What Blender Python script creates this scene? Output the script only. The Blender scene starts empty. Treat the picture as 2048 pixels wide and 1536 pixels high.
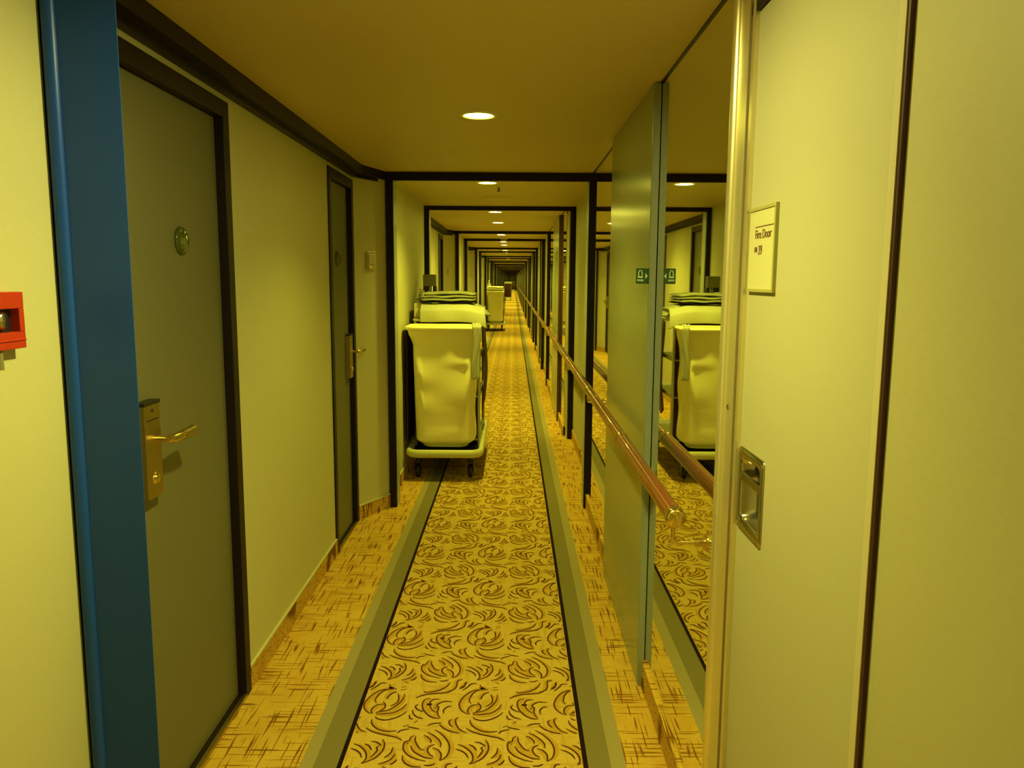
# A long ship corridor with fire door, cabin doors, mirrors, handrail and linen trolleys.
import bpy, bmesh, math, random
from mathutils import Vector, Matrix
random.seed(7)
C = bpy.context.scene.collection
PI = math.pi
H = 2.09                     # ceiling height
END = 106.0                  # far end of the corridor
BACK = -3.2                  # wall behind the viewer

# ------------------------------------------------------------------ helpers
class MB:
    """collects vertices and faces, links them as ONE mesh object"""
    def __init__(s): s.v = []; s.f = []; s.m = []; s.sm = []
    def add(s, vs, fs, mi=0, smooth=False):
        o = len(s.v); s.v += [tuple(p) for p in vs]
        for f in fs: s.f.append(tuple(i+o for i in f)); s.m.append(mi); s.sm.append(smooth)
    def box(s, x0, x1, y0, y1, z0, z1, mi=0):
        v = [(x, y, z) for z in (z0, z1) for y in (y0, y1) for x in (x0, x1)]
        s.add(v, [(0,2,3,1),(4,5,7,6),(0,1,5,4),(2,6,7,3),(0,4,6,2),(1,3,7,5)], mi)
    def prism(s, poly, z0, z1, mi=0, smooth=False):
        """vertical prism over a counter-clockwise plan polygon"""
        n = len(poly)
        v = [(x, y, z0) for x, y in poly] + [(x, y, z1) for x, y in poly]
        s.add(v, [(i, (i+1) % n, (i+1) % n+n, i+n) for i in range(n)], mi, smooth)
        s.add(v, [tuple(range(n))[::-1], tuple(range(n, 2*n))], mi)
    def tube(s, path, r, n=12, mi=0, closed=False, caps=True, smooth=True, flat=1.0):
        P = [Vector(p) for p in path]; m = len(P); rings = []
        up0 = None
        for i, p in enumerate(P):
            if closed: t = (P[(i+1) % m]-P[i-1])
            else: t = P[min(i+1, m-1)]-P[max(i-1, 0)]
            t.normalize()
            if up0 is None:
                up = Vector((0,0,1)) if abs(t.z) < .9 else Vector((1,0,0))
            else: up = up0
            a = t.cross(up); a.normalize(); b = a.cross(t); b.normalize(); up0 = b
            rr = r[i] if isinstance(r, (list, tuple)) else r
            rings.append([p+(a*math.cos(2*PI*k/n)+b*math.sin(2*PI*k/n)*flat)*rr for k in range(n)])
        v = [q for R in rings for q in R]; f = []
        for i in range(m if closed else m-1):
            j = (i+1) % m
            for k in range(n):
                f.append((i*n+k, j*n+k, j*n+(k+1) % n, i*n+(k+1) % n))
        s.add(v, f, mi, smooth)
        if caps and not closed:
            s.add(rings[0], [tuple(range(n))], mi); s.add(rings[-1], [tuple(range(n))[::-1]], mi)
    def lathe(s, prof, c, axis='z', n=28, mi=0, smooth=True):
        """prof: (radius, height) pairs turned about an axis through c"""
        v = []
        for r, h in prof:
            for k in range(n):
                a = 2*PI*k/n; x, y = r*math.cos(a), r*math.sin(a)
                q = (x, y, h) if axis == 'z' else (h, x, y) if axis == 'x' else (y, h, x)
                v.append((c[0]+q[0], c[1]+q[1], c[2]+q[2]))
        f = [(i*n+k, i*n+(k+1) % n, (i+1)*n+(k+1) % n, (i+1)*n+k) for i in range(len(prof)-1) for k in range(n)]
        s.add(v, f, mi, smooth)
    def grid(s, fn, nu, nv, mi=0, closed=False, smooth=True):
        v = [fn(i/nu, j/nv) for j in range(nv+1) for i in range(nu if closed else nu+1)]
        w = nu if closed else nu+1
        f = [(j*w+i, j*w+(i+1) % w, (j+1)*w+(i+1) % w, (j+1)*w+i) for j in range(nv) for i in range(nu)]
        s.add(v, f, mi, smooth)
    def build(s, name, mats, parent=None, bevel=0, solid=0, fixn=True, loc=None):
        me = bpy.data.meshes.new(name)
        me.from_pydata(s.v, [], s.f); 
        for m in (mats if isinstance(mats, (list, tuple)) else [mats]): me.materials.append(m)
        me.polygons.foreach_set('material_index', s.m); me.polygons.foreach_set('use_smooth', s.sm)
        if fixn and len(s.f) < 60000:
            b = bmesh.new(); b.from_mesh(me); bmesh.ops.recalc_face_normals(b, faces=b.faces); b.to_mesh(me); b.free()
        me.update()
        o = bpy.data.objects.new(name, me); C.objects.link(o)
        if parent is not None: o.parent = parent
        if loc: o.location = loc
        if solid:
            d = o.modifiers.new('thick', 'SOLIDIFY'); d.thickness = solid; d.offset = 0
        if bevel:
            d = o.modifiers.new('bevel', 'BEVEL'); d.width = bevel; d.segments = 2; d.limit_method = 'ANGLE'; d.harden_normals = False
        return o

def tag(o, label=None, cat=None, group=None, kind=None):
    if label: o['label'] = label
    if cat: o['category'] = cat
    if group: o['group'] = group
    if kind: o['kind'] = kind
    return o
def empty(name, loc, label, cat, group=None, kind=None):
    o = bpy.data.objects.new(name, None); C.objects.link(o); o.location = loc; o.empty_display_size = .05
    return tag(o, label, cat, group, kind)
def copy_tree(o, parent=None):
    c = o.copy(); C.objects.link(c); c.parent = parent
    for ch in list(o.children): copy_tree(ch, c)
    return c
def structure(o): o['kind'] = 'structure'; return o
def text(name, body, size, mat, parent, loc, rot, sx=1.0, extrude=.0004):
    cu = bpy.data.curves.new(name, 'FONT'); cu.body = body; cu.size = size; cu.extrude = extrude
    t = bpy.data.objects.new(name, cu); C.objects.link(t)
    me = bpy.data.meshes.new_from_object(t.evaluated_get(bpy.context.evaluated_depsgraph_get()))
    bpy.data.objects.remove(t); bpy.data.curves.remove(cu)
    me.materials.clear(); me.materials.append(mat)
    o = bpy.data.objects.new(name, me); C.objects.link(o); o.parent = parent
    o.location = loc; o.rotation_euler = rot; o.scale = (sx, 1, 1)
    return o

# ---------------------------------------------------------------- materials
def nd(nt, typ, **kw):
    n = nt.nodes.new(typ)
    for k, v in kw.items():
        if k in n.inputs: n.inputs[k].default_value = v
        else: setattr(n, k, v)
    return n
def mat(name, col, rough=.6, metal=0, var=.06, scale=30, stretch=(1,1,1), bump=0, coat=0, spec=.5, trans=0, sheen=0):
    m = bpy.data.materials.new(name); m.use_nodes = True; nt = m.node_tree; b = nt.nodes['Principled BSDF']
    tc = nd(nt, 'ShaderNodeTexCoord'); mp = nd(nt, 'ShaderNodeMapping'); mp.inputs['Scale'].default_value = stretch
    nt.links.new(tc.outputs['Object'], mp.inputs['Vector'])
    no = nd(nt, 'ShaderNodeTexNoise', Scale=scale, Detail=4.0); nt.links.new(mp.outputs[0], no.inputs['Vector'])
    mx = nd(nt, 'ShaderNodeMix', data_type='RGBA')
    mx.inputs[6].default_value = (*[c*(1-var) for c in col], 1); mx.inputs[7].default_value = (*[min(1, c*(1+var)) for c in col], 1)
    nt.links.new(no.outputs['Fac'], mx.inputs[0]); nt.links.new(mx.outputs[2], b.inputs['Base Color'])
    b.inputs['Roughness'].default_value = rough; b.inputs['Metallic'].default_value = metal
    b.inputs['Specular IOR Level'].default_value = spec; b.inputs['Coat Weight'].default_value = coat
    b.inputs['Transmission Weight'].default_value = trans
    if sheen: b.inputs['Sheen Weight'].default_value = sheen
    if bump:
        bp = nd(nt, 'ShaderNodeBump', Strength=bump, Distance=.002); nt.links.new(no.outputs['Fac'], bp.inputs['Height'])
        nt.links.new(bp.outputs[0], b.inputs['Normal'])
    return m
M = {}
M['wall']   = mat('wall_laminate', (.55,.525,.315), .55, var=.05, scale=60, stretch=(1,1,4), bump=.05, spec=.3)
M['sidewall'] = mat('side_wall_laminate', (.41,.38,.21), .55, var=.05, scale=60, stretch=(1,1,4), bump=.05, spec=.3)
M['door']   = mat('door_laminate', (.155,.147,.08), .5, var=.05, scale=60, stretch=(1,1,4), spec=.3)
M['firedoor'] = mat('fire_door_laminate', (.43,.405,.26), .5, var=.04, scale=70, stretch=(1,1,4), spec=.3)
M['ceil']   = mat('ceiling_paint', (.58,.46,.20), .5, var=.03, scale=40, spec=.3)
M['dark']   = mat('dark_trim', (.014,.008,.010), .45, var=.2, spec=.22)
M['liner']  = mat('portal_liner', (.36,.40,.33), .4, var=.05)
M['blue']   = mat('blue_paint', (.010,.066,.45), .34, var=.05, scale=20, spec=.3)
M['maroon'] = mat('seal_maroon', (.05,.012,.014), .5, var=.1)
M['mirror'] = mat('mirror_silver', (.86,.88,.76), .015, 1.0, var=.01)
M['panel']  = mat('pale_green_panel', (.27,.31,.18), .22, var=.04, scale=15, spec=.6)
M['paneledge'] = mat('panel_edge', (.27,.31,.25), .35, var=.05, spec=.6)
M['brownedge'] = mat('brown_edge', (.085,.032,.012), .4, var=.15)
M['wood']   = mat('rail_wood', (.19,.042,.010), .25, var=.22, scale=30, stretch=(8,.6,8), coat=.35)
M['brass']  = mat('brass', (.80,.62,.22), .2, 1.0, var=.06)
M['dullbrass'] = mat('dull_brass', (.50,.40,.19), .35, 1.0, var=.08)
M['steel']  = mat('steel', (.50,.47,.38), .2, 1.0, var=.04)
M['post']   = mat('satin_post', (.78,.70,.42), .3, .75, var=.03, scale=80, stretch=(1,1,.1))
M['red']    = mat('red_plastic', (.45,.035,.004), .4, var=.04)
M['black']  = mat('black_plastic', (.012,.011,.012), .45, var=.2)
M['sign']   = mat('sign_cream', (.56,.53,.29), .4, var=.02)
M['signedge'] = mat('sign_edge', (.36,.33,.12), .4, var=.02)
M['ink']    = mat('sign_ink', (.13,.05,.02), .6, var=.05)
M['green']  = mat('sign_green', (.025,.10,.03), .35, var=.05)
M['white']  = mat('sign_white', (.75,.85,.45), .5, var=.02)
M['numeral'] = mat('disc_numeral', (.22,.26,.07), .5, var=.02)
M['glass']  = mat('disc_glass', (.10,.13,.03), .08, var=.05, trans=.45, spec=.8)
M['bag']    = mat('bag_canvas', (.92,.86,.42), .85, var=.07, scale=160, bump=.25, spec=.15, sheen=.2)
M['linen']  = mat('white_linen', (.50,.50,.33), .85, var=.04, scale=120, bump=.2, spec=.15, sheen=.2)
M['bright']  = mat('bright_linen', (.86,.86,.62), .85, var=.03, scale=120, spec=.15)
M['towel']  = mat('grey_towel', (.33,.35,.20), .95, var=.15, scale=220, bump=.8, spec=.05, sheen=.4)
M['bumper'] = mat('bumper_plastic', (.60,.60,.26), .4, var=.05)
M['cover']  = mat('maroon_cover', (.06,.014,.016), .6, var=.15, spec=.3)
M['cart']   = mat('cart_metal', (.45,.44,.32), .35, .6, var=.05)
M['tray']   = mat('dark_cloth', (.012,.010,.015), .9, var=.2, spec=.1)
M['cream']  = mat('cream_plastic', (.58,.54,.28), .5, var=.05)
M['olive']  = mat('olive_box', (.22,.20,.10), .5, var=.1)
M['whitemetal'] = mat('white_metal', (.70,.66,.45), .4, var=.03)
M['strip']  = mat('light_strip', (.50,.45,.30), .35, var=.02)

def emit(name, col, s):
    m = bpy.data.materials.new(name); m.use_nodes = True; nt = m.node_tree
    b = nt.nodes['Principled BSDF']; b.inputs['Base Color'].default_value = (.8,.8,.8,1)
    b.inputs['Emission Color'].default_value = (*col, 1); b.inputs['Emission Strength'].default_value = s
    m.cycles.emission_sampling = 'AUTO'
    return m
LAMP = (1.0, .95, .095)
M['lamp'] = emit('lamp_glow', LAMP, 36)
M['lamp_far'] = emit('lamp_glow_wide', LAMP, 120)
M['lobby'] = emit('lobby_glow', (1.0, .955, .26), 362)

# carpet: bands run along the corridor; broken thread lines in the outer bands
LEFT_BANDS = (-.631, -.590, -.519, -.505); RIGHT_BANDS = (.221, .236, .305, .350)
GOLD = (.74,.50,.10); HATCH = (.76,.46,.075); THREAD = (.25,.105,.012); GREY = (.265,.225,.095); BEIGE = (.42,.35,.165); LINE = (.020,.008,.014)
def hatch_nodes(nt, vec, su, sv):
    """0..1 mask of thin broken lines running along two axes of vec"""
    outs = []
    for sc in ((su, sv, sv), (sv, su, su)):
        mp = nd(nt, 'ShaderNodeMapping'); mp.inputs['Scale'].default_value = sc; nt.links.new(vec, mp.inputs['Vector'])
        no = nd(nt, 'ShaderNodeTexNoise', Scale=1.0, Detail=1.0, Roughness=.4); nt.links.new(mp.outputs[0], no.inputs['Vector'])
        rp = nd(nt, 'ShaderNodeMapRange'); rp.inputs[1].default_value = .60; rp.inputs[2].default_value = .66
        nt.links.new(no.outputs['Fac'], rp.inputs[0]); outs.append(rp.outputs[0])
    mx = nd(nt, 'ShaderNodeMath', operation='MAXIMUM'); nt.links.new(outs[0], mx.inputs[0]); nt.links.new(outs[1], mx.inputs[1])
    return mx.outputs[0]
def mixc(nt, fac, a, b):
    m = nd(nt, 'ShaderNodeMix', data_type='RGBA')
    nt.links.new(fac, m.inputs[0])
    for i, q in ((6, a), (7, b)):
        if isinstance(q, tuple): m.inputs[i].default_value = (*q, 1)
        else: nt.links.new(q, m.inputs[i])
    return m.outputs[2]
def carpet(name, bands=True):
    m = bpy.data.materials.new(name); m.use_nodes = True; nt = m.node_tree; b = nt.nodes['Principled BSDF']
    tc = nd(nt, 'ShaderNodeTexCoord'); vec = tc.outputs['Object']
    sp = nd(nt, 'ShaderNodeSeparateXYZ'); nt.links.new(vec, sp.inputs[0])
    hm = hatch_nodes(nt, vec, 130, 6.0)
    no = nd(nt, 'ShaderNodeTexNoise', Scale=7.0, Detail=3.0); nt.links.new(vec, no.inputs['Vector'])
    fine = nd(nt, 'ShaderNodeTexNoise', Scale=420.0, Detail=2.0); nt.links.new(vec, fine.inputs['Vector'])
    hb = mixc(nt, no.outputs['Fac'], (.66,.36,.05), (.84,.58,.10))
    col = mixc(nt, hm, hb, THREAD)
    if bands:
        th = hatch_nodes(nt, vec, 55, 9.0)
        t2 = nd(nt, 'ShaderNodeMath', operation='MULTIPLY'); nt.links.new(th, t2.inputs[0]); t2.inputs[1].default_value = .28
        run = mixc(nt, t2.outputs[0], mixc(nt, no.outputs['Fac'], (.68,.44,.075), (.80,.56,.13)), (.42,.25,.03))
        edges = [(-.631, BEIGE), (-.590, GREY), (-.519, LINE), (-.505, run), (.221, LINE), (.236, GREY), (.305, BEIGE), (.350, col)]
        for x, c in edges:
            g = nd(nt, 'ShaderNodeMath', operation='GREATER_THAN'); nt.links.new(sp.outputs[0], g.inputs[0]); g.inputs[1].default_value = x
            col = mixc(nt, g.outputs[0], col, c)
    mul = nd(nt, 'ShaderNodeMix', data_type='RGBA', blend_type='MULTIPLY'); mul.inputs[0].default_value = .35
    nt.links.new(col, mul.inputs[6]); nt.links.new(fine.outputs['Color'], mul.inputs[7])
    br = nd(nt, 'ShaderNodeBrightContrast', Bright=.0); nt.links.new(mul.outputs[2], br.inputs[0])
    nt.links.new(br.outputs[0], b.inputs['Base Color']); b.inputs['Roughness'].default_value = .95
    b.inputs['Specular IOR Level'].default_value = .08
    bp = nd(nt, 'ShaderNodeBump', Strength=.5, Distance=.003); nt.links.new(fine.outputs['Fac'], bp.inputs['Height']); nt.links.new(bp.outputs[0], b.inputs['Normal'])
    return m
M['carpet'] = carpet('woven_carpet'); M['skirt'] = carpet('carpet_skirting', False)
M['leaf'] = mat('carpet_leaf', (.50,.29,.035), .95, var=.12, scale=200, spec=.05)
M['stroke'] = mat('carpet_outline', (.085,.028,.008), .95, var=.2, scale=300, spec=.05)
def ribbed(name, col):
    m = mat(name, col, .5, var=.03, scale=40, spec=.3); nt = m.node_tree; b = nt.nodes['Principled BSDF']
    tc = nd(nt, 'ShaderNodeTexCoord'); w = nd(nt, 'ShaderNodeTexWave', bands_direction='Y', Scale=3.2)
    nt.links.new(tc.outputs['Object'], w.inputs['Vector'])
    rp = nd(nt, 'ShaderNodeMapRange'); rp.inputs[1].default_value = .0; rp.inputs[2].default_value = .12; nt.links.new(w.outputs['Fac'], rp.inputs[0])
    bp = nd(nt, 'ShaderNodeBump', Strength=.6, Distance=.006); nt.links.new(rp.outputs[0], bp.inputs['Height']); nt.links.new(bp.outputs[0], b.inputs['Normal'])
    return m
M['ribceil'] = ribbed('ribbed_ceiling', (.54,.43,.18))
# ------------------------------------------------------------------ layout
# portals stand in pairs: a wide bay ends at portal k (even), a narrow bay ends at portal k+1
PORT = [4.84, 7.03, 10.62, 12.6, 16.1, 18.1]
while PORT[-1] < END-6: PORT += [PORT[-1]+3.6, PORT[-1]+5.65]
BAYS = [(1.63, PORT[0])] + [(PORT[i], PORT[i+1]) for i in range(1, len(PORT)-1, 2)]
NARROW = [(PORT[i], PORT[i+1]) for i in range(0, len(PORT)-1, 2)]
XL, XN, XR, XM = -.925, -.790, .497, .482     # wide left wall, narrow left wall, right wall, mirror face
D1 = (-3.10, -2.25); D2 = (-.887, -.295)      # outer edges of the two door frames, from the bay's far end
DTOP = 2.004

# floor: carpet slab with the leaf and rosette pattern woven into the runner
STROKES = "-1:-266,2337 -246,2320 -228,2298 -218,2276 -217,2254;-1:-276,2320 -262,2309 -250,2290 -250,2277;-1:-236,2270 -251,2259 -256,2240 -248,2219 -234,2207;-1:-242,2252 -226,2244 -213,2223 -211,2202 -214,2190;1:-312,2264 -300,2236 -279,2215 -257,2201 -233,2198;1:-306,2319 -317,2306 -319,2289 -331,2284 -334,2264 -330,2239 -312,2213 -285,2194 -255,2184;1:-330,2213 -326,2190 -313,2170 -291,2157 -266,2156;1:-245,2351 -222,2328 -200,2294 -189,2258 -190,2226 -198,2202 -214,2187;-1:-301,2314 -300,2290 -290,2264 -279,2246 -265,2240;0:-258,2163 -240,2164 -226,2173;0:-350,2367 -332,2377;0:-327,2355 -354,2344 -363,2330;0:-335,2367 -317,2361 -294,2354;0:-271,2374 -252,2386 -225,2390;1:-233,2382 -216,2359 -193,2342 -163,2332;-1:-172,2423 -181,2407 -175,2375 -160,2348 -139,2335;1:-459,2409 -456,2387 -442,2364 -421,2347 -393,2339 -367,2343;1:-469,2360 -451,2342 -422,2327 -390,2316 -362,2306 -343,2291;1:-194,2411 -202,2398 -197,2379 -188,2367;1:-490,2271 -468,2257 -449,2234 -440,2210 -440,2186 -449,2171;-1:-404,2296 -395,2274 -393,2245 -401,2217 -416,2193 -445,2172;1:-365,2254 -366,2231 -373,2214 -384,2200;1:-353,2221 -360,2197 -374,2180 -397,2168;0:-495,2246 -477,2237 -461,2220 -453,2199;0:-456,2270 -443,2262 -434,2248 -430,2238;0:-438,2283 -423,2281 -410,2270 -403,2261;0:-408,2259 -416,2252 -411,2238 -418,2217 -426,2201;0:-343,2192 -351,2175 -362,2166;1:-404,2603 -420,2601 -458,2593 -484,2561 -499,2521 -500,2490 -489,2461 -469,2442;-1:-439,2517 -428,2495 -429,2474 -442,2457;1:-433,2500 -452,2499 -467,2480 -470,2457 -463,2442;-1:-436,2634 -428,2617 -416,2606 -444,2594 -461,2566 -468,2530 -461,2508;-1:-401,2583 -418,2571 -427,2548 -428,2535;1:-395,2569 -389,2544 -390,2513 -410,2489;1:-372,2569 -374,2531 -388,2496 -411,2466 -441,2453 -454,2448;1:-356,2505 -368,2475 -390,2451 -419,2441 -451,2440;0:-350,2456 -367,2431 -391,2412 -417,2404 -441,2412 -451,2424;0:-497,2593 -477,2621 -466,2641 -446,2641;0:-485,2657 -489,2631 -505,2612;0:-390,2613 -371,2618;0:-390,2594 -369,2602;-1:-217,2649 -232,2615 -259,2591 -294,2579 -307,2588;-1:-201,2599 -228,2578 -276,2571 -308,2559 -329,2541;-1:-174,2669 -191,2661 -193,2625 -201,2601 -224,2583;-1:-163,2652 -166,2621 -182,2604;1:-278,2541 -296,2532 -302,2506 -296,2471 -276,2436 -253,2418 -235,2416;-1:-246,2535 -267,2532 -277,2512 -270,2502 -275,2493 -265,2468 -250,2451;-1:-200,2518 -228,2520 -248,2504 -251,2491 -244,2483 -246,2455 -239,2430 -232,2420;0:-200,2492 -216,2485 -226,2464 -223,2445;0:-316,2501 -324,2488 -316,2471 -294,2455;0:-330,2467 -327,2446 -313,2425 -289,2413;0:-338,2437 -334,2417 -323,2411;0:-307,2401 -316,2389;0:-383,2651 -367,2642"
def catmull(P, k=4):
    if len(P) < 3: return [Vector(p) for p in P]
    Q = [Vector(p) for p in P]; Q = [Q[0]*2-Q[1]]+Q+[Q[-1]*2-Q[-2]]; out = []
    for i in range(1, len(Q)-2):
        a, b, c, d = Q[i-1:i+3]
        for j in range(k):
            t = j/k
            out.append(.5*((2*b)+(c-a)*t+(2*a-5*b+4*c-d)*t*t+(3*b-a-3*c+d)*t**3))
    out.append(Q[-2]); return out
unit = []
for s in STROKES.split(';'):
    sg, pts = s.split(':')
    P = catmull([tuple(int(q)/1000 for q in t.split(',')) for t in pts.split()])
    L = []
    for i, p in enumerate(P):
        t = (P[min(i+1, len(P)-1)]-P[max(i-1, 0)]).normalized(); L.append((p, Vector((-t.y, t.x))))
    unit.append((int(sg), L))
fl = MB()
fl.box(-1.3, .9, BACK-.1, END+.1, -.08, 0, 0)
PX, PY = .326, .4955
xa, xb = -.504, .220
for row in range(-1, 70):
    oy = (row)*PY-.0
    if 2.2+oy < 1.2: continue
    for col_ in range(-2, 4):
        ox = col_*PX
        for q_, (sg, L) in enumerate(unit):
            n = len(L)
            for i in range(n-1):
                (p, a), (q, b) = L[i], L[i+1]
                x0, x1 = p.x+ox, q.x+ox
                if not (xa < x0 < xb and xa < x1 < xb): continue
                y0, y1 = p.y+oy, q.y+oy
                w0, w1 = [.0026*(1-.55*abs(2*k/(n-1)-1)**3) for k in (i, i+1)]
                z = .0013+.000012*q_
                fl.add([(x0-a.x*w0, y0-a.y*w0, z), (x1-b.x*w1, y1-b.y*w1, z), (x1+b.x*w1, y1+b.y*w1, z), (x0+a.x*w0, y0+a.y*w0, z)], [(0,1,2,3)], 2)
                if sg:
                    zf = .0003+.000015*q_
                    e0, e1 = [sg*.015*math.sin(PI*min(1, max(0, (k+.6)/n)))**.7 for k in (i, i+1)]
                    xe0 = min(max(x0+a.x*e0, xa), xb); xe1 = min(max(x1+b.x*e1, xa), xb)
                    fl.add([(x0, y0, zf), (x1, y1, zf), (xe1, y1+b.y*e1, zf), (xe0, y0+a.y*e0, zf)], [(0,1,2,3)], 1)
structure(fl.build('floor', [M['carpet'], M['leaf'], M['stroke']], fixn=False))

# ceiling: smooth panels in the wide bays, ribbed panels between a pair of portals
ce = MB(); ce.box(-1.3, .9, BACK-.1, END+.1, H+.012, H+.1, 0)
prev = BACK
for a, b in NARROW:
    ce.box(-1.2, .8, prev, a, H, H+.02, 0); ce.box(-1.2, .8, a, b, H, H+.02, 1); prev = b
ce.box(-1.2, .8, prev, END, H, H+.02, 0)
structure(ce.build('ceiling', [M['ceil'], M['ribceil']]))

# left wall
wl = MB(); T = -1.12
wl.box(T, -.916, BACK, 1.575, 0, H)
for s, e in BAYS:
    c0 = s+.10 if s < 2 else s+.28
    if s > 2: wl.prism([(T, s), (XN, s+.10), (XL, c0), (T, c0)], 0, H)
    else: wl.box(T, XL, s-.02, c0, 0, H)
    for a, b in ((c0, e+D1[0]), (e+D1[1], e+D2[0]), (e+D2[1], e-.283)): wl.box(T, XL, a, b, 0, H)
    for a, b in (D1, D2):
        wl.box(T, XL, e+a, e+b, DTOP, H); wl.box(T, -1.02, e+a, e+b, 0, DTOP)
    wl.prism([(T, e-.283), (XL, e-.283), (XN+.012, e+.005), (T, e+.005)], 0, H)
for a, b in NARROW: wl.box(T, XN, a, b, 0, H)
wl.box(T, XN, PORT[-1], END, 0, H)
structure(wl.build('wall_left', M['wall']))
# right wall
wr = MB()
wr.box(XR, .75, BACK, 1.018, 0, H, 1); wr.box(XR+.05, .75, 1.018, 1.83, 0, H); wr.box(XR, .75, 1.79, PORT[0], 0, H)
wr.box(XR, XR+.06, 1.02, 1.79, 2.012, H)
for i, (a, b) in enumerate(NARROW): wr.box(.555 if i == 0 else .512, .75, a, b, 0, H)
for s, e in BAYS[1:]: wr.box(XR, .75, s, e, 0, H)
wr.box(XR, .75, PORT[-1], END, 0, H)
structure(wr.build('wall_right', [M['wall'], M['sidewall']]))
b = MB(); b.box(-1.2, .8, END, END+.1, 0, H); structure(b.build('wall_end', M['wall']))
b = MB(); b.box(-1.2, .8, BACK-.1, BACK, 0, H); structure(b.build('wall_back', M['wall']))

# carpeted skirting with a pale top edge
def skirt(mb, x0, y0, x1, y1, side, h=.09, t=.008):
    """strip along a wall line; side: unit normal pointing into the corridor"""
    nx, ny = side
    q = [(x0, y0), (x1, y1), (x1+nx*t, y1+ny*t), (x0+nx*t, y0+ny*t)]
    mb.prism(q, 0, h-.006, 0)
    t2 = t+.002
    q = [(x0, y0), (x1, y1), (x1+nx*t2, y1+ny*t2), (x0+nx*t2, y0+ny*t2)]
    mb.prism(q, h-.006, h, 1)
bl = MB(); br = MB()
for s, e in BAYS:
    c0 = s+.10 if s < 2 else s+.28
    for a, b in ((c0, e+D1[0]), (e+D1[1], e+D2[0])): skirt(bl, XL, a, XL, b, (1, 0))
    n = Vector((.288, -.147)).normalized(); skirt(bl, XL, e-.283, XN+.012, e, (n.x, n.y))
    if s > 2: skirt(bl, XN, s+.14, XL, c0, (n.x, -n.y))
    skirt(br, XM, max(s+.14, 1.80), XM, e, (-1, 0), .095, .009)
for i, (a, b) in enumerate(NARROW):
    skirt(bl, XN, a+.14, XN, b, (1, 0)); skirt(br, .555 if i == 0 else .512, a+.14, .555 if i == 0 else .512, b, (-1, 0))
structure(bl.build('baseboard_left', [M['skirt'], M['sign']])); structure(br.build('baseboard_right', [M['skirt'], M['skirt']]))

# dark cornice along the left ceiling edge of every bay
for k, (s, e) in enumerate(BAYS):
    cn = MB(); p0 = 1.642 if k == 0 else s+.14
    pts = [(XL-.01, p0), (-.862, p0), (-.862, e-.30), (XN+.02, e), (XL-.01, e)]
    cn.prism(pts, H-.048, H)
    cn.prism([(XL-.01, p0), (-.895, p0), (-.895, e-.29), (XN, e), (XL-.01, e)], H-.066, H-.048)
    structure(cn.build('trim_%d' % (k+1), M['dark']))
K = len(BAYS)
# dark portals with a pale liner
for i, y in enumerate(PORT):
    p = MB(); wide = i == 1; hd = .050 if i == 0 else .037
    a, b = (-.79, -.748) if wide else (-.777, -.733)
    c, d = (.507, .556) if wide else (.459, .505)
    for x0, x1 in ((a, b), (c, d)):
        p.box(x0, x1, y-.012, y+.012, 0 if x0 > 0 else 0, H-hd, 0); p.box(x0-.006*(x0 < 0)-.0, x1+.012*(x1 > 0), y+.012, y+.14, 0, H-.010, 1)
    p.box(a-.01, d+.012, y-.012, y+.015, H-hd, H, 0); p.box(a-.01, d+.012, y+.015, y+.14, H-.010, H, 1)
    structure(p.build('trim_%d' % (K+1+i), [M['dark'], M['liner']]))
K += len(PORT)

# blue post of the near fire door portal, on the left
p = MB()
arc = [(-.901-.013*math.cos(t), 1.583-.016*math.sin(t)) for t in [PI*q/10 for q in range(0, 11)]]
p.prism([(-.93, 1.600), (-.93, 1.586)] + [(-.916, 1.586), (-.9155, 1.58)], 0, H, 1)
p.tube([(-.899, 1.580, 0), (-.899, 1.580, H)], .0145, 20, 0)
p.prism([(-.885, 1.577), (-.768, 1.577), (-.7675, 1.578), (-.778, 1.590), (-.813, 1.640), (-.93, 1.640), (-.93, 1.584), (-.885, 1.584)], 0, H, 0)
structure(p.build('trim_%d' % (K+1), [M['blue'], M['maroon']]))
# satin metal post of the fire door, on the right
p = MB()
p.prism([(.484, 1.800), (.484, 1.790), (.55, 1.790), (.55, 1.83), (.4825, 1.83)][::-1], 0, H, 0)
p.tube([(.4885, 1.768, 0), (.4885, 1.768, H)], .0165, 24, 0)
p.box(.4835, .55, 1.684, 1.768, 0, H, 0)
p.box(.4825, .50, 1.786, 1.792, 0, H, 1)
p.box(.490, .55, 1.672, 1.684, 0, H, 1)
p.box(.486, .55, 1.6535, 1.672, 0, H, 0)
p.lathe([(0, -.003), (.005, -.003), (.007, 0)], (.4835, 1.72, 1.17), 'x', 12, 2)
structure(p.build('trim_%d' % (K+2), [M['post'], M['maroon'], M['steel']]))
p = MB(); p.box(.487, .55, 1.02, 1.684, 1.990, 2.012); structure(p.build('trim_%d' % (K+3), M['dark']))
p = MB(); p.box(.4885, .52, 1.024, 1.042, 0, H, 0); p.box(.4905, .52, 1.0175, 1.024, 0, H, 1); p.box(.4935, .52, 1.042, 1.0465, 0, H, 1)
structure(p.build('trim_%d' % (K+4), [M['strip'], M['maroon']]))
p = MB()
for s, e in BAYS: p.box(XM-.005, XM, max(s+.15, 1.80), e-.02, H-.004, H)
structure(p.build('trim_%d' % (K+5), M['dark']))

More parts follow.
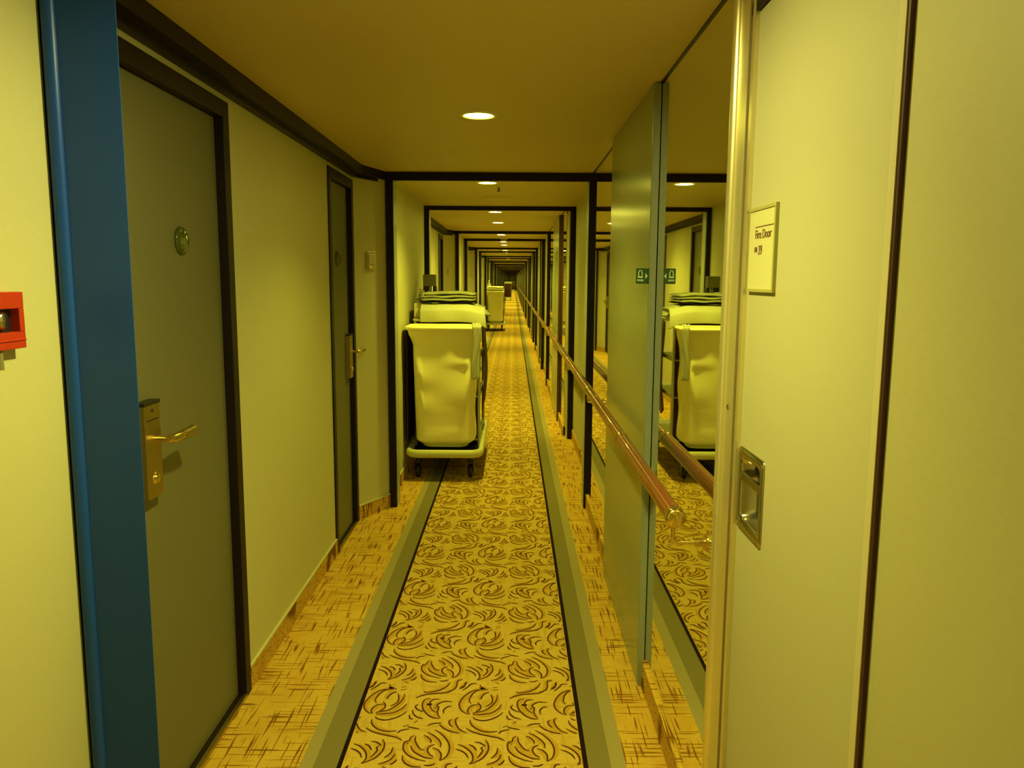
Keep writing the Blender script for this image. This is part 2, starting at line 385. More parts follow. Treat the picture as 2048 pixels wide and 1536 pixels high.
# ------------------------------------------------------------------- doors
def cabin_door(width, n, big):
    root = bpy.data.objects.new('door_%d' % n, None); C.objects.link(root); root['kind'] = 'structure'
    f = MB(); w = width; o = .008      # frame stands at x=0 (wall face), door leaf set back
    f.box(-.05, o, 0, .050, 0, DTOP); f.box(-.05, o, w-.050, w, 0, DTOP); f.box(-.05, o, .050, w-.050, DTOP-.052, DTOP)
    f.build('door_frame', M['dark'], root, bevel=.002)
    t = MB(); t.box(-.045, .006, .05, w-.05, 0, .012, 0); t.box(-.004, .009, .05, w-.05, 0, .014, 1)
    t.build('threshold', [M['dark'], M['dullbrass']], root)
    l = MB(); l.box(-.06, -.022, .052, w-.052, .014, DTOP-.054); l.build('leaf', M['door'], root)
    ly = .20 if big else w-.145        # lock plate on the left of the wide door, on the right of the narrow one
    d = 1 if big else 1
    if big: y0 = w-.673; y1 = w-.586
    else: y0 = w-.150; y1 = w-.075
    k = MB(); k.box(-.022, .004, y0, y1, .885, 1.127, 0)
    k.box(.003, .0048, y0+.012, y1-.012, 1.086, 1.090, 1)
    k.lathe([(0, .003), (.004, .003), (.004, 0)], (.004, (y0+y1)/2, 1.112), 'x', 10, 1)
    k.lathe([(0, .008), (.011, .008), (.0125, .003), (.016, .0)], (.004, (y0+y1)/2, .935), 'x', 20, 2)
    lock = k.build('lock', [M['dullbrass'], M['black'], M['brass']], root, bevel=.003)
    cap = MB(); cap.box(-.022, .006, y0-.001, y1+.001, 1.127, 1.136); cap.build('lock_cap', M['black'], lock)
    h = MB(); yc = (y0+y1)/2+.015
    h.tube([(.0, yc, 1.035), (.036, yc, 1.035)], .0075, 14); h.tube([(.036, yc-.008, 1.035), (.044, yc+.012, 1.035), (.046, yc+.06, 1.034)], [.009, .012, .0125], 14)
    hv = h.build('lever', M['brass'], root)
    g = MB(); g.tube([(.046, yc+.06, 1.034), (.046, yc+.13, 1.035)], [.0135, .0145], 14); g.build('lever_grip', M['dullbrass'], hv)
    dy = w-.345 if big else w-.32
    q = MB(); q.lathe([(0, .012), (.030, .012), (.037, .009), (.040, .003), (.040, 0), (0, 0)], (-.022, dy, 1.553), 'x', 36)
    disc = q.build('number_disc', M['glass'], root)
    return root, disc, dy
dA, discA, dyA = cabin_door(D1[1]-D1[0], 1, True); dB = cabin_door(D2[1]-D2[0], 2, False)[0]
n = 2
for k, (s, e) in enumerate(BAYS):
    for proto, off in ((dA, D1), (dB, D2)):
        if k == 0: r = proto
        else: n += 1; r = copy_tree(proto); r.name = 'door_%d' % n
        r.location = (XL, e+off[0], 0)

text('number', '0265', .022, M['numeral'], discA, (-.0098, dyA-.026, 1.545), (PI/2, 0, PI/2), .9)

# fire door folded back along the right wall
fd = bpy.data.objects.new('door_%d' % (n+1), None); C.objects.link(fd); fd['kind'] = 'structure'; fd.location = (.495, 1.047, 0)
def fy(y): return y-1.047
hy0, hy1, hz0, hz1 = fy(1.502), fy(1.648), .938, 1.081      # handle opening
l = MB()
l.box(0, .048, 0, hy0, .01, 1.988); l.box(0, .048, hy1, fy(1.653), .01, 1.988); l.box(0, .048, hy0, hy1, .01, hz0); l.box(0, .048, hy0, hy1, hz1, 1.988)
l.build('leaf', M['firedoor'], fd)
# flush pull: rim plate, pressed cup and a drop bar
hp = MB()
def rrect(y0, y1, z0, z1, r, n=6):
    P = []
    for cy, cz, a0 in ((y1-r, z1-r, 0), (y0+r, z1-r, 90), (y0+r, z0+r, 180), (y1-r, z0+r, 270)):
        for k in range(n+1):
            a = math.radians(a0+90*k/n); P.append((cy+r*math.cos(a), cz+r*math.sin(a)))
    return P
Y0, Y1 = fy(1.485), fy(1.668)-.017
rings = [(rrect(Y0, Y1, .920, 1.099, .014), 0), (rrect(Y0+.001, Y1-.001, .921, 1.098, .013), -.003), (rrect(Y0+.020, Y1-.016, .940, 1.079, .016), -.003),
         (rrect(Y0+.024, Y1-.020, .944, 1.075, .015), .004), (rrect(Y0+.030, Y1-.026, .950, 1.069, .015), .030), (rrect(Y0+.06, Y1-.056, .98, 1.039, .01), .033)]
N = len(rings[0][0])
v = [(x, y, z) for R, x in rings for y, z in R]
hp.add(v, [(i*N+k, i*N+(k+1) % N, (i+1)*N+(k+1) % N, (i+1)*N+k) for i in range(len(rings)-1) for k in range(N)], 0, True)
hp.add([(x, y, z) for R, x in rings[-1:] for y, z in R], [tuple(range(N))], 0)
pull = hp.build('pull_plate', M['steel'], fd)
bar = MB(); bar.box(-.003, .006, Y0+.016, Y1-.014, 1.026, 1.045); bar.build('pull_bar', M['steel'], pull, bevel=.003)
sc_ = MB()
for yy, zz in ((Y0+.010, .931), (Y0+.010, 1.088), (Y1-.008, .931), (Y1-.008, 1.088)): sc_.lathe([(0, -.0045), (.003, -.0045), (.004, -.003)], (0, yy, zz), 'x', 10)
sc_.build('screws', M['brass'], pull)
lt = MB(); lt.lathe([(0, .010), (.010, .012), (.012, .030)], (0, (Y0+Y1)/2+.01, 1.058), 'x', 16); lt.build('key_turn', M['black'], pull)
sg = MB(); s0, s1 = fy(1.484), fy(1.642); sg.box(-.004, 0, s0, s1, 1.430, 1.594, 0)
sp = sg.build('sign_plate', M['sign'], fd)
sf = MB(); sf.box(-.007, 0, s0-.007, s0+.001, 1.428, 1.596); sf.box(-.007, 0, s0, s1, 1.428, 1.434); sf.box(-.006, 0, s0, s1, 1.590, 1.596)
sf.build('sign_edge', M['signedge'], sp)
RX = (PI/2, 0, -PI/2)
text('lettering', 'Fire Door', .0250, M['ink'], sp, (-.0045, fy(1.604), 1.534), RX, .98)
text('lettering', 'HR', .0160, M['ink'], sp, (-.0045, fy(1.606), 1.507), RX, .95)
text('lettering', '39', .0270, M['ink'], sp, (-.0045, fy(1.582), 1.502), RX, .95)
ru = MB(); ru.box(-.0048, -.004, s0+.004, fy(1.605), 1.5565, 1.5580); ru.build('rule', M['ink'], sp)
# end door, far away
ed = MB(); ed.box(-.55, .30, END-.05, END, 0, 2.0, 0); ed.box(-.47, .22, END-.06, END-.04, .02, 1.93, 1)
structure(ed.build('door_%d' % (n+2), [M['dark'], M['wall']]))
# ------------------------------------------------------------------ things
ORD = ['nearest', 'second', 'third', 'fourth', 'fifth', 'sixth', 'seventh', 'eighth', 'ninth', 'tenth', 'eleventh', 'twelfth']
# mirrors and pale green panels, one of each in every bay on the right
def mirror(s, e):
    m = MB(); y0 = max(s+.145, 1.795); m.box(XM, XR, y0, e-.014, .085, H-.004, 0)
    return m.build('wall_mirror', M['mirror'])
def bay_panel():
    r = empty('wall_panel', (0,0,0), None, None)
    m = MB(); m.box(.457, XM-.002, .012, 1.08, .075, H-.002); m.build('panel_face', M['panel'], r, bevel=.003)
    m = MB(); m.box(.4585, XM-.002, 0, .012, .0, H-.002); m.build('edge_strip', M['paneledge'], r)
    m = MB(); m.box(.4575, XM-.002, .012, 1.08, 0, .070); m.build('kick_strip', M['panel'], r)
    return r
pan = None
for k, (s, e) in enumerate(BAYS):
    far = k >= 5
    m = mirror(s, e)
    tag(m, 'tall wall mirror in the %s mirrored bay, behind the wooden handrail' % ORD[k] if not far else 'far sliver of wall mirror beyond the fifth mirrored bay on the right', 'mirror', 'mirrors on the right wall')
    if pan is None: pan = p = bay_panel()
    else: p = copy_tree(pan)
    p.location = (0, (1.75 if k == 0 else s)+.89, 0)
    for ch in p.children:
        if k > 0 and ch.name.startswith('edge_strip'): ch.material_slots[0].link = 'OBJECT'; ch.material_slots[0].material = M['brownedge']
    tag(p, ('pale green full height wall panel beside the nearest mirror, close to the fire door' if k == 0 else 'pale green full height wall panel standing in the %s mirrored bay' % ORD[k]) if not far else 'pale green wall panel far down the right wall, past the fifth mirrored bay', 'panel', 'pale green panels on the right wall')

# handrail along the right wall: wood lengths, brass collars and brackets
RZ, RXX = .876, .400
hr = empty('handrail', (RXX, 1.83, 0), 'long round wooden handrail with brass collars along the mirrored right wall', 'handrail')
def loc(y): return y-1.83
COL = [2.80, 4.02, 5.55, 7.25, 9.0, 10.5]
while COL[-1] < END-2: COL.append(COL[-1]+2.2)
COL.append(END-.1)
prev = 1.836
wcache = {}
def cp(o, name_parent, y):
    c = o.copy(); C.objects.link(c); c.parent = name_parent; c.location = (0, y, 0); return c
w0 = c0 = b0 = None
for i, y in enumerate(COL):
    L = y-prev; key = round(L, 2)
    if key not in wcache:
        m = MB(); m.tube([(0, 0, RZ), (0, L, RZ)], .0228, 24); wcache[key] = m.build('rail_length', M['wood'], hr, loc=(0, loc(prev), 0))
    else: cp(wcache[key], hr, loc(prev))
    if i < len(COL)-1:
        if c0 is None:
            m = MB(); m.lathe([(.0225, -.014), (.0248, -.013), (.0248, -.009), (.0238, -.008), (.0238, .008), (.0248, .009), (.0248, .013), (.0225, .014)], (0, 0, RZ), 'y', 24); c0 = m.build('collar', M['brass'], hr, loc=(0, loc(y), 0))
        else: cp(c0, hr, loc(y))
    prev = y
m = MB(); m.lathe([(0, -.012), (.018, -.011), (.0235, -.006), (.0248, 0), (.0248, .022), (.0225, .023)], (0, 0, RZ), 'y', 28)
m.build('end_cap', M['brass'], hr, loc=(0, loc(1.836), 0))
BR = [1.86] + [y+.06 for y in COL[1:-1]]
for i, y in enumerate(BR):
    if b0 is None:
        b = MB(); bend = [(0, 0, RZ-.022), (0, 0, RZ-.058), (.003, 0, RZ-.066), (.010, 0, RZ-.070), (XM-RXX-.002, 0, RZ-.070)]
        b.tube(bend, .0052, 12); b.tube([(XM-RXX-.026, 0, RZ-.070), (XM-RXX, 0, RZ-.070)], [.0105, .0105], 18)
        b.tube([(XM-RXX-.004, 0, RZ-.070), (XM-RXX, 0, RZ-.070)], .019, 20)
        b0 = b.build('bracket', M['brass'], hr, loc=(0, loc(y), 0))
    else: cp(b0, hr, loc(y))

# round downlights
def downlight():
    r = empty('ceiling_downlight', (0,0,0), None, None)
    m = MB(); m.lathe([(.0565, -.002), (.060, -.006), (.074, -.005), (.079, -.002), (.081, .0)], (0,0,0), 'z', 40); m.build('trim_ring', M['whitemetal'], r)
    m = MB(); m.lathe([(0, -.0035), (.054, -.003), (.0565, -.0015)], (0,0,0), 'z', 36); m.build('lamp_disc', M['lamp'], r)
    sp_ = bpy.data.lights.new('lamp_beam', 'SPOT'); sp_.energy = 28; sp_.color = LAMP; sp_.spot_size = math.radians(122); sp_.spot_blend = .8; sp_.shadow_soft_size = .04
    so = bpy.data.objects.new('lamp_beam', sp_); C.objects.link(so); so.parent = r; so.location = (0, 0, -.012)
    return r
LY = [-2.4, -1.1, 1.42, 3.17, 5.32, 7.58, 9.0, 11.4, 13.54, 14.8, 17.5, 19.05]
for i in range(5, len(PORT)-1, 2): LY += [PORT[i]+.4, PORT[i]+.9, PORT[i+1]+.35]
LY = sorted(set(y for y in LY if not 18.3 < y < 19.0))
bright = bpy.data.lights.new('lamp_beam', 'SPOT'); bright.energy = 54; bright.color = LAMP; bright.spot_size = math.radians(138); bright.spot_blend = .9; bright.shadow_soft_size = .04
far_l = bright.copy(); far_l.energy = 55; far_l.spot_size = math.radians(152); far_l.spot_blend = 1.0
lm = MB(); lm.lathe([(0, -.0035), (.054, -.003), (.0565, -.0015)], (0,0,0), 'z', 36); lo = lm.build('lamp_disc', M['lobby']); lobby_mesh = lo.data; far_mesh = lo.data.copy(); far_mesh.materials[0] = M['lamp_far']; bpy.data.objects.remove(lo)
dl = None
VIS = {3: 'round ceiling downlight nearest the viewer, before the first dark portal', 4: 'round ceiling downlight just beyond the first dark portal', 5: 'round ceiling downlight just beyond the second dark portal',
       6: 'small round downlight, fourth in the row of ceiling lights', 7: 'small round downlight, fifth in the row of ceiling lights', 8: 'small round downlight, sixth in the row of ceiling lights',
       9: 'tiny round downlight, seventh in the row of ceiling lights', 10: 'tiny round downlight, farthest one still seen glowing'}
for i, y in enumerate(LY):
    if dl is None: dl = downlight()
    if i == len(LY)-1: r = dl
    else: r = copy_tree(dl)
    r.location = (-.14 if y < 4 else -.175, y, H)
    if i >= 4:
        for ch in r.children:
            if ch.type == 'LIGHT': ch.data = bright if i == 4 else far_l
            elif i > 4 and ch.name.startswith('lamp_disc'): ch.data = far_mesh
    if i == 2:
        for ch in r.children:
            if ch.name.startswith('lamp_disc'): ch.data = lobby_mesh
    tag(r, VIS.get(i, 'round downlight overhead of the viewer' if i < 3 else 'round downlight hidden far down the corridor behind dark headers'), 'ceiling light', 'downlights along the ceiling')

# ceiling fittings
m = MB(); m.lathe([(0, -.012), (.09, -.012), (.108, -.009), (.118, -.002), (.120, 0)], (0,0,0), 'z', 40)
tag(m.build('ceiling_cover', M['ceil'], loc=(-.13, 6.30, H)), 'flat round cover on the ribbed ceiling just past the first portal', 'ceiling cover')
r = empty('sprinkler', (-.105, 5.62, H), 'tiny dark sprinkler head beside the second ceiling light', 'sprinkler')
m = MB(); m.lathe([(0, -.004), (.016, -.003), (.02, 0)], (0,0,0)); m.build('rose', M['brass'], r)
m = MB(); m.lathe([(.005, 0), (.005, -.02), (.014, -.022), (.014, -.025), (0, -.025)], (0,0,0), 'z', 14); m.build('deflector', M['black'], r)
sd = None
for k, y in enumerate((12.45, 23.3, 36.9)):
    if sd is None:
        sd = r = empty('smoke_detector', (0,0,0), None, None)
        m = MB(); m.lathe([(0, -.045), (.030, -.045), (.045, -.035), (.050, -.018), (.060, -.014), (.060, 0)], (0,0,0), 'z', 28); m.build('housing', M['ceil'], r)
        m = MB(); m.lathe([(.046, -.030), (.052, -.028), (.052, -.021), (.046, -.019)], (0,0,0), 'z', 28); m.build('vent_ring', M['dark'], r)
    else: r = copy_tree(sd)
    r.location = (-.15, y, H)
    tag(r, '%s smoke detector hanging from the ceiling before a dark header' % ['nearest round', 'second small round', 'third tiny round'][k], 'smoke detector', 'smoke detectors')

# translucent plate on each chamfered wall beside the narrow door
def plate():
    r = empty('wall_plate', (0,0,0), None, None)
    m = MB(); m.box(-.045, .045, -.008, 0, -.055, .055); m.build('plate', M['strip'], r, bevel=.003)
    m = MB(); m.box(-.034, .034, -.013, -.008, -.020, .040); m.build('insert', M['sign'], r, bevel=.002)
    m = MB(); m.box(-.034, -.010, -.016, -.008, -.046, -.030); m.build('button', M['brass'], r, bevel=.002)
    return r
pl = None
for k, (s, e) in enumerate(BAYS):
    if pl is None: pl = r = plate()
    else: r = copy_tree(pl)
    n_ = Vector((.288, -.147)).normalized(); px, py = (XL+XN+.012)/2, e-.14
    r.location = (px+n_.x*.001, py+n_.y*.001, 1.555); r.rotation_euler = (0, 0, math.atan2(n_.y, n_.x)+PI/2)
    tag(r, ['pale square wall plate beside the narrow cabin door, left of the first trolley', 'small pale square plate on the angled wall above the first trolley', 'tiny pale plate on the third angled wall'][k] if k < 3 else 'tiny pale plate on an angled wall far down the corridor', 'wall plate', 'plates on the angled walls')

# red alarm box on the near left wall
r = empty('fire_alarm', (-.916, 1.375, 1.37), 'red fire alarm call box on the near left wall beside the blue post', 'fire alarm')
m = MB(); a, b_, z0, z1 = -.052, .052, -.050, .052
m.box(0, .022, a, b_, z0, -.020); m.box(0, .022, a, b_, .022, z1); m.box(0, .022, a, a+.016, -.020, .022); m.box(0, .022, b_-.014, b_, -.020, .022)
m.box(0, .024, a, b_, -.036, -.033); m.build('housing', M['red'], r, bevel=.002)
m = MB(); m.box(.001, .005, a+.016, b_-.014, -.020, .022); m.build('recess', M['black'], r)
m = MB(); m.lathe([(0, .016), (.012, .015), (.016, .010), (.016, 0)], (.005, .0, .002), 'x', 20); m.build('push_button', M['steel'], r)
m = MB(); m.tube([(.010, -.010, -.052), (.010, -.010, -.085)], .007, 12); m.build('cable_gland', M['olive'], r)

# green emergency sign standing out from the green panel
r = empty('emergency_sign', (.437, 2.652, 1.464), 'small green emergency sign with pictogram and arrow on the pale green panel', 'sign')
m = MB(); m.box(-.022, .022, 0, .003, -.026, .026); m.build('plate', M['green'], r)
m = MB(); m.box(.010, .0205, .003, .012, -.010, .010); m.build('mount', M['steel'], r)
ic = MB()
ic.tube([(-.0135, -.0006, -.002), (-.0135, -.0006, .010), (-.0105, -.0006, .0185), (-.0045, -.0006, .0185), (-.0015, -.0006, .010), (-.0015, -.0006, -.002)], .0019, 8)
ic.box(-.016, .001, -.0012, .0, -.006, -.001); ic.build('pictogram', M['white'], r)
ar = MB(); ar.add([(.0095, -.0006, -.010), (.0095, -.0006, .010), (.0175, -.0006, .000)], [(0, 1, 2)]); ar.build('arrow', M['white'], r)
lt = MB()
for k, (hh, zz) in enumerate(((.007, -.0175), (.0055, -.0165), (.0065, -.0175), (.0055, -.017), (.0075, -.018), (.006, -.0175), (.0065, -.018))): lt.box(-.0175+.0031*k, -.0155+.0031*k, -.0008, 0, zz, zz+hh)
lt.build('lettering', M['white'], r)

# ------------------------------------------------------- linen trolleys
def rloop(x0, x1, y0, y1, r, z, n=5):
    P = []
    for cx, cy, a0 in ((x1-r, y0+r, -90), (x1-r, y1-r, 0), (x0+r, y1-r, 90), (x0+r, y0+r, 180)):
        for k in range(n+1):
            a = math.radians(a0+90*k/n); P.append((cx+r*math.cos(a), cy+r*math.sin(a), z))
    return P
def smooth(a, b, x): t = min(1, max(0, (x-a)/(b-a))); return t*t*(3-2*t)
def seg(p, a, b):
    ax, ay = a; bx, by = b; dx, dy = bx-ax, by-ay; t = max(0, min(1, ((p[0]-ax)*dx+(p[1]-ay)*dy)/(dx*dx+dy*dy)))
    return math.hypot(p[0]-ax-t*dx, p[1]-ay-t*dy), t
def bag_point(u, t):
    """u round the bag, t from rim (0) to bottom (1); local trolley coordinates"""
    zt, zb = 1.100, .235
    z = zt+(zb-zt)*t
    # plan section: tapers from rim to a rounded bottom
    tap = smooth(0, .16, t); low = smooth(.93, 1.0, t)
    x0 = -.266+.034*tap+.022*t+.05*low; x1 = .236-.012*tap-.010*t-.05*low
    y0 = .050+.020*tap+.012*math.sin(PI*t)*-1+.045*low; y1 = .360-.02*tap-.045*low
    loop = rloop(x0, x1, y0, y1, .055+.02*tap, z, 10)
    n = len(loop); f = u*n; i = int(f) % n; k = f-int(f); p = Vector(loop[i]).lerp(Vector(loop[(i+1) % n]), k)
    # folds on the front: ridges hanging from the rim and a loose swag at the right shoulder
    front = smooth(.20, .07, p.y); q = (p.x, z)
    d = 0
    for a, b, w, amp in (((-.225, .93), (-.075, .34), .036, -.026), ((-.185, .74), (-.035, .36), .030, .024), ((.205, .84), (.080, .36), .034, -.028), ((.140, .80), (.045, .40), .030, .022),
                         ((.050, 1.02), (.095, .50), .024, -.015), ((.005, .98), (.040, .55), .028, .010), ((-.06, .96), (-.17, .80), .04, .007)):
        ds, tt = seg(q, a, b); d += amp*math.exp(-(ds/w)**2)*(.35+.65*math.sin(PI*min(1, tt+.2)))
    # slack swag under the rim at the right shoulder
    cx = .145; sw = max(0, 1-((p.x-cx)/.10)**2); zc = 1.00-.125*sw
    if p.x > .03:
        d += sw*(.011*math.exp(-((z-zc-.050)/.045)**2)-.005*math.exp(-((z-zc+.012)/.035)**2))
    d += -.006*math.exp(-((z-1.05)/.012)**2)
    p.y += d*front
    side = smooth(.12, .2, p.y)*(1-smooth(.3, .36, p.y)); p.x += side*.006*math.sin(z*17+p.y*9)
    return p
def trolley(bag=True):
    r = empty('linen_trolley', (0,0,0), None, None)
    d = MB(); d.prism([(x, y) for x, y, z in rloop(-.255, .235, .03, 1.30, .06, 0)], .175, .190); d.build('deck', M['tray'], r)
    b = MB(); path = rloop(-.262, .258, .022, 1.32, .085, .203, 8); b.tube(path, .022, 14, closed=True, flat=1.35); b.build('bumper', M['bumper'], r)
    for sx in (-.20, .185):
        for sy in (.12, 1.2):
            c = MB(); c.tube([(sx, sy, .178), (sx, sy, .12)], .018, 12); c.box(sx-.024, sx-.019, sy-.02, sy+.05, .05, .125); c.box(sx+.019, sx+.024, sy-.02, sy+.05, .05, .125); c.box(sx-.024, sx+.024, sy-.02, sy+.05, .120, .128)
            co = c.build('caster', M['black'], r, bevel=.002)
            wv = MB(); wv.lathe([(0, -.015), (.045, -.015), (.052, -.008), (.052, .008), (.045, .015), (0, .015)], (sx, sy+.03, .052), 'x', 24); wv.build('wheel', M['black'], co)
    for sx, sy in ((-.245, .40), (.232, .40), (-.245, 1.26), (.232, 1.26)):
        p = MB(); p.tube([(sx, sy, .18), (sx, sy, 1.15)], .0125, 14); p.build('post', M['cart'], r)
    for z in (.225, .56, .845):
        s = MB(); s.box(-.25, .238, .39, 1.27, z, z+.012); s.box(.230, .240, .39, 1.27, z-.004, z+.028); s.build('shelf', M['cart'], r, bevel=.002)
    s = MB(); s.box(-.262, .248, .375, 1.285, 1.135, 1.155); s.build('top', M['cart'], r, bevel=.006)
    k = MB(); k.box(-.244, -.232, .41, 1.25, .24, 1.13); k.box(-.244, .22, .41, .416, .24, 1.13) ; k.build('back_panel', M['cover'], r)
    sc = MB(); sc.grid(lambda u, v: (-.272-.006*math.sin(u*9), .09+u*1.2, 1.12-.86*v), 16, 10); sc.build('side_cover', M['cover'], r, solid=.004)
    rc = MB(); rc.grid(lambda u, v: (.246+.030*smooth(.0, .75, v)*math.sin(PI*min(1, .25+.75*v))+.004*math.sin(u*14), .70+u*.52-.05*v*(1-u), 1.13-(.70+.05*math.sin(u*7))*v), 18, 16); rc.build('hanging_cover', M['cover'], r, solid=.004)
    if bag:
        t = MB(); t.tube(rloop(-.270, .240, .040, .365, .06, 1.103, 8), .0155, 14, closed=True); rim = t.build('bag_rim', M['bag'], r)
        g = MB(); g.grid(lambda u, v: bag_point(u, v), 132, 96, closed=True)
        bt = [tuple(bag_point(i/132, 1.0)) for i in range(132)]; g.add(bt, [tuple(range(132))], 0, True)
        g.build('laundry_bag', M['bag'], r)
        ln = MB(); ln.grid(lambda u, v: Vector(rloop(-.246+.035*smooth(0,.6,v), .216-.03*smooth(0,.6,v), .066+.035*smooth(0,.6,v), .340-.035*smooth(0,.6,v), 0.05, 1.097-.17*v, 10)[int(u*44) % 44]), 44, 5, closed=True); ln.build('bag_lining', M['bag'], r)
    else:
        g = MB(); g.grid(lambda u, v: (-.19+.33*u, .36-.012*math.sin(u*22), .86-.66*v), 40, 6); g.build('front_cover', M['cover'], r, solid=.006)
    return r
T1 = trolley(True); T1.location = (-.487, 5.452, 0)
tag(T1, 'large linen trolley with pale canvas laundry bag, nearest on the left', 'trolley', 'linen trolleys down the corridor')
T2 = copy_tree(T1); T2.location = (-.500, 21.85, 0); tag(T2, 'smaller looking second linen trolley with pale bag, further down the corridor', 'trolley')
T3 = trolley(False); T3.location = (-.350, 53.9, 0); tag(T3, 'distant trolley with a dark front cover under white linen', 'trolley', 'linen trolleys down the corridor')
T4 = copy_tree(T3); T4.location = (-.05, 92, 0); tag(T4, 'farthest dark trolley, a speck near the corridor end', 'trolley')

# what lies on the trolleys
def wav(x, y, s=0): return math.sin(x*19+s)*.0028+math.sin(x*41+y*23+s*2)*.0013
def pad(name, x0, x1, y0, y1, z0, z1, m, seed, parent=None, droop=0, sag=0, top=1):
    """soft folded cloth: rounded slab with wavy faces"""
    b = MB(); nx, nz = 30, 14
    def fn(u, v):
        a = 2*PI*v; ca, sa = math.cos(a), math.sin(a)
        e = .45; py = math.copysign(abs(ca)**e, ca); pz = math.copysign(abs(sa)**e, sa)
        x = x0+(x1-x0)*u; end = min(1, min(u, 1-u)*14+.12)**.5
        y = (y0+y1)/2+py*(y1-y0)/2*(.96+.04*end); z = (z0+z1)/2+pz*(z1-z0)/2*end
        k = top if pz > 0 else 1
        return (x, y+wav(x, z*3, seed)*1.2, z+k*wav(x, y, seed)-droop*smooth(.72, 1, u)**2-sag*smooth(.28, 0, u)**2)
    b.grid(fn, nx, 24)
    b.grid(lambda u, v: fn(v, u), 24, nx) if False else None
    for uu in (0, 1): b.add([fn(uu, j/24) for j in range(24)], [tuple(range(24))], 0, True)
    return b.build(name, m, parent)
# white sheet draped over the front of the trolley top, with a folded corner sticking out on the right
r = empty('draped_sheet', (-.487, 5.815, 1.157), 'white bed sheet draped over the top front edge of the nearest trolley', 'sheet')
g = MB()
def sheet(u, v):
    x = -.205+.475*u; sh = smooth(.72, 1, u)
    if v < .35: t = v/.35; y, z = .42-.37*t, .103+.002*math.sin(x*15)
    else:
        t = (v-.35)/.65; y = .05-.045*smooth(0, .35, t)-.012*math.sin(t*2.5); z = .103-.128*t
    z += (-.022*sh*(1-v*.3))+.0035*math.sin(x*17+1)*(1-.5*v); y += .006*math.sin(x*24+z*9)
    x += .02*sh*v
    if u > .86 and v > .35: z -= .028*smooth(.86, 1, u)*((v-.35)/.65)
    if u < .55 and v > .9: z -= .0
    return (x, y, z)
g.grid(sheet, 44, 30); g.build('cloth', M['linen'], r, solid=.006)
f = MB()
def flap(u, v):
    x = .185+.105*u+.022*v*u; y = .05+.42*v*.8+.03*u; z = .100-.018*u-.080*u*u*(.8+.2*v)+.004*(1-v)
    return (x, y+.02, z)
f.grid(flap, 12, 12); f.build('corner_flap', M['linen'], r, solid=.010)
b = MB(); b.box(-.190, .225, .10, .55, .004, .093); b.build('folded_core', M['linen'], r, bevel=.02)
# dark cloth and folded towels
tag(pad('dark_cloth', -.655, -.285, 5.86, 6.30, 1.2690, 1.2840, M['tray'], .5), 'black folded cloth lying on the white sheet under the towels', 'cloth')
TW = [(-.690, -.290, 1.2855, 1.3070, 1.0, .004), (-.690, -.290, 1.3085, 1.3300, 2.2, .004), (-.690, -.290, 1.3315, 1.355, 3.9, .004)]
TN = ['bottom', 'middle', 'top']
for i, (x0, x1, z0, z1, sd_, dr) in enumerate(TW):
    o = pad('folded_towel', x0, x1, 5.85, 6.30, z0, z1, M['towel'], sd_, droop=dr, sag=dr)
    tag(o, 'grey green folded towel, %s of the three piled on the nearest trolley' % TN[i], 'towel', 'folded towels on the nearest trolley')
# towel hanging over the rim at the right
h = MB()
def hang(u, v):
    w = .052; s = v*1.25
    if s < .12: a = PI*(s/.12); y, z = .012-.020*math.cos(a)*1, 1.122+.016*math.sin(a)-.0
    else: z = 1.122-(s-.12)/1.13*.375; y = .032-.0-.045*smooth(.12, .5, s)*0-.012
    x = .204+w*u+.006*math.sin(v*6)-.004*v
    yy = (.055 if s < .12 else .030)-.006*math.sin(u*9+v*5)-.012*u
    return (x, yy+(y-.012)*.5, z+.003*math.sin(u*14))
h.grid(hang, 12, 30)
o = h.build('hanging_towel', M['linen'], solid=.012, loc=(-.487, 5.452, 0)); tag(o, 'narrow white towel hanging down the right corner of the nearest laundry bag', 'towel')
# boxes and bottles behind
b = MB(); b.box(-.748, -.697, 5.90, 6.08, 1.156, 1.268); tag(b.build('cream_box', M['cream'], bevel=.006), 'plain cream box at the left end of the nearest trolley top', 'box')
r = empty('soap_dispenser', (-.690, 6.50, 1.156), 'square olive dispenser standing tall at the back left of the nearest trolley', 'dispenser')
b = MB(); b.box(-.052, .052, -.04, .04, .235, .330); b.build('tank', M['olive'], r, bevel=.006)
b = MB(); b.box(-.052, -.005, -.035, .04, .20, .235); b.box(.028, .056, -.035, .04, .185, .235); b.build('nozzle_block', M['black'], r, bevel=.004)
b = MB(); b.tube([(0, 0, .0), (0, 0, .235)], .016, 14); b.build('stem', M['cart'], r)
r = empty('wire_basket', (-.728, 6.24, 1.156), 'dark basket of small items beside the folded towels on the nearest trolley', 'basket')
b = MB()
for z in (.005, .07, .135): b.tube(rloop(-.032, .032, -.09, .12, .02, z, 4), .003, 8, closed=True)
for k in range(10):
    P = rloop(-.032, .032, -.09, .12, .02, 0, 4); q = P[k*2]; b.tube([(q[0], q[1], .005), (q[0], q[1], .135)], .0022, 6)
b.build('wire_frame', M['black'], r)
b = MB(); b.prism([(x, y) for x, y, z in rloop(-.029, .029, -.087, .117, .018, 0, 4)], .004, .10); b.build('inner_lining', M['olive'], r)
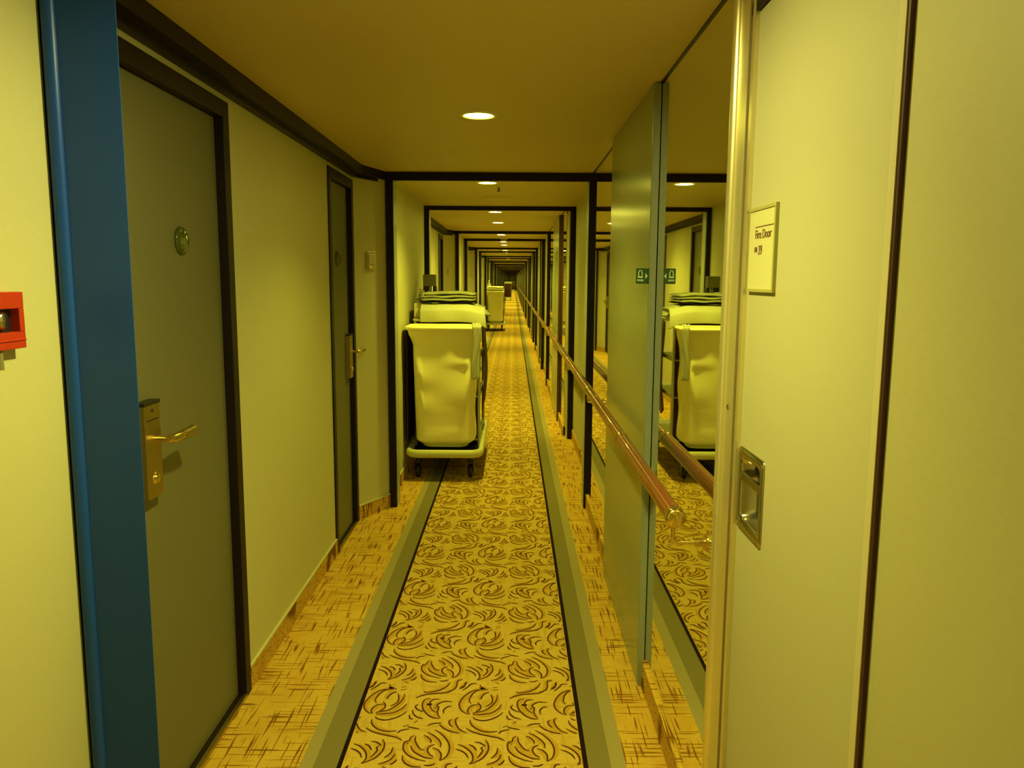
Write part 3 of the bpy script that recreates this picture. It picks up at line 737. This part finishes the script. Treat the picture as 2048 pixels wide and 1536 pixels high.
for k, (x, y, hh, m_) in enumerate(((-.730, 6.20, .115, 'olive'), (-.726, 6.30, .105, 'steel'))):
    b = MB(); b.lathe([(0, 0), (.017, 0), (.018, .005), (.018, hh*.62), (.009, hh*.74), (.009, hh*.8)], (0,0,0), 'z', 18)
    r = empty('small_bottle', (x, y, 1.2562), ['small olive bottle in the wire basket of the nearest trolley', 'small shiny bottle in the wire basket of the nearest trolley'][k], 'bottle', 'bottles in the basket')
    b.build('body', M[m_], r); c = MB(); c.lathe([(.0105, hh*.79), (.0105, hh), (0, hh)], (0,0,0), 'z', 16); c.build('cap', M['steel'], r)
# second trolley
for k, (z0, z1) in enumerate(((1.163, 1.206), (1.207, 1.25))):
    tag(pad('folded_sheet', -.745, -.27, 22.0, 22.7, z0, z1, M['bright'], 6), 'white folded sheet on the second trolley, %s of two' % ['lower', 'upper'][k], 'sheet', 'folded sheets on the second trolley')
r = empty('spray_bottle', (-.70, 22.95, 1.156), 'pale spray bottle standing at the back of the second trolley', 'bottle')
b = MB(); b.lathe([(0, 0), (.055, 0), (.06, .01), (.06, .13), (.025, .19), (.02, .22), (0, .22)], (0,0,0)); b.build('body', M['cream'], r)
b = MB(); b.box(-.02, .02, -.06, .04, .22, .27); b.build('spray_head', M['white'], r, bevel=.006)
# third and fourth trolleys
for k, (z0, z1) in enumerate(((1.163, 1.222), (1.223, 1.285))):
    tag(pad('linen_pile', -.60, -.085, 54.2, 55.0, z0, z1, M['bright'], 9), 'bright white linen on the distant dark trolley, %s layer' % ['lower', 'upper'][k], 'linen', 'linen on the distant trolley')
b = MB(); b.box(-.50, -.30, 55.02, 55.14, 1.158, 1.42); tag(b.build('dark_caddy', M['black'], bevel=.02), 'small black caddy behind the linen on the distant trolley', 'caddy')

# ------------------------------------------------------------------ camera
cam = bpy.data.cameras.new('camera'); co = bpy.data.objects.new('camera', cam); C.objects.link(co)
bpy.context.scene.camera = co
cam.sensor_width = 36; cam.sensor_fit = 'HORIZONTAL'; cam.lens = 36*1555.7/2048; cam.clip_start = .05; cam.clip_end = 300
pitch, yaw, roll = .1337, -.00049, -.00652
cy, sy, cp_, sp_ = math.cos(yaw), math.sin(yaw), math.cos(pitch), math.sin(pitch)
fwd = Vector((sy*cp_, cy*cp_, -sp_)); right = Vector((cy, -sy, 0)); down = fwd.cross(right)
r2 = right*math.cos(roll)+down*math.sin(roll); d2 = -right*math.sin(roll)+down*math.cos(roll)
R_ = Matrix((r2, -d2, -fwd)).transposed().to_4x4(); R_.translation = Vector((0, 0, 1.45)); co.matrix_world = R_

w = bpy.data.worlds.new('world'); bpy.context.scene.world = w; w.use_nodes = True
w.node_tree.nodes['Background'].inputs[0].default_value = (0, 0, 0, 1)
S = bpy.context.scene
S.view_settings.view_transform = 'Standard'; S.view_settings.look = 'None'; S.view_settings.exposure = 0.72; S.view_settings.gamma = 1
S.cycles.max_bounces = 12; S.cycles.diffuse_bounces = 6; S.cycles.glossy_bounces = 6; S.cycles.use_denoising = True
S.cycles.sample_clamp_indirect = 8; S.cycles.caustics_reflective = True; S.cycles.use_light_tree = True
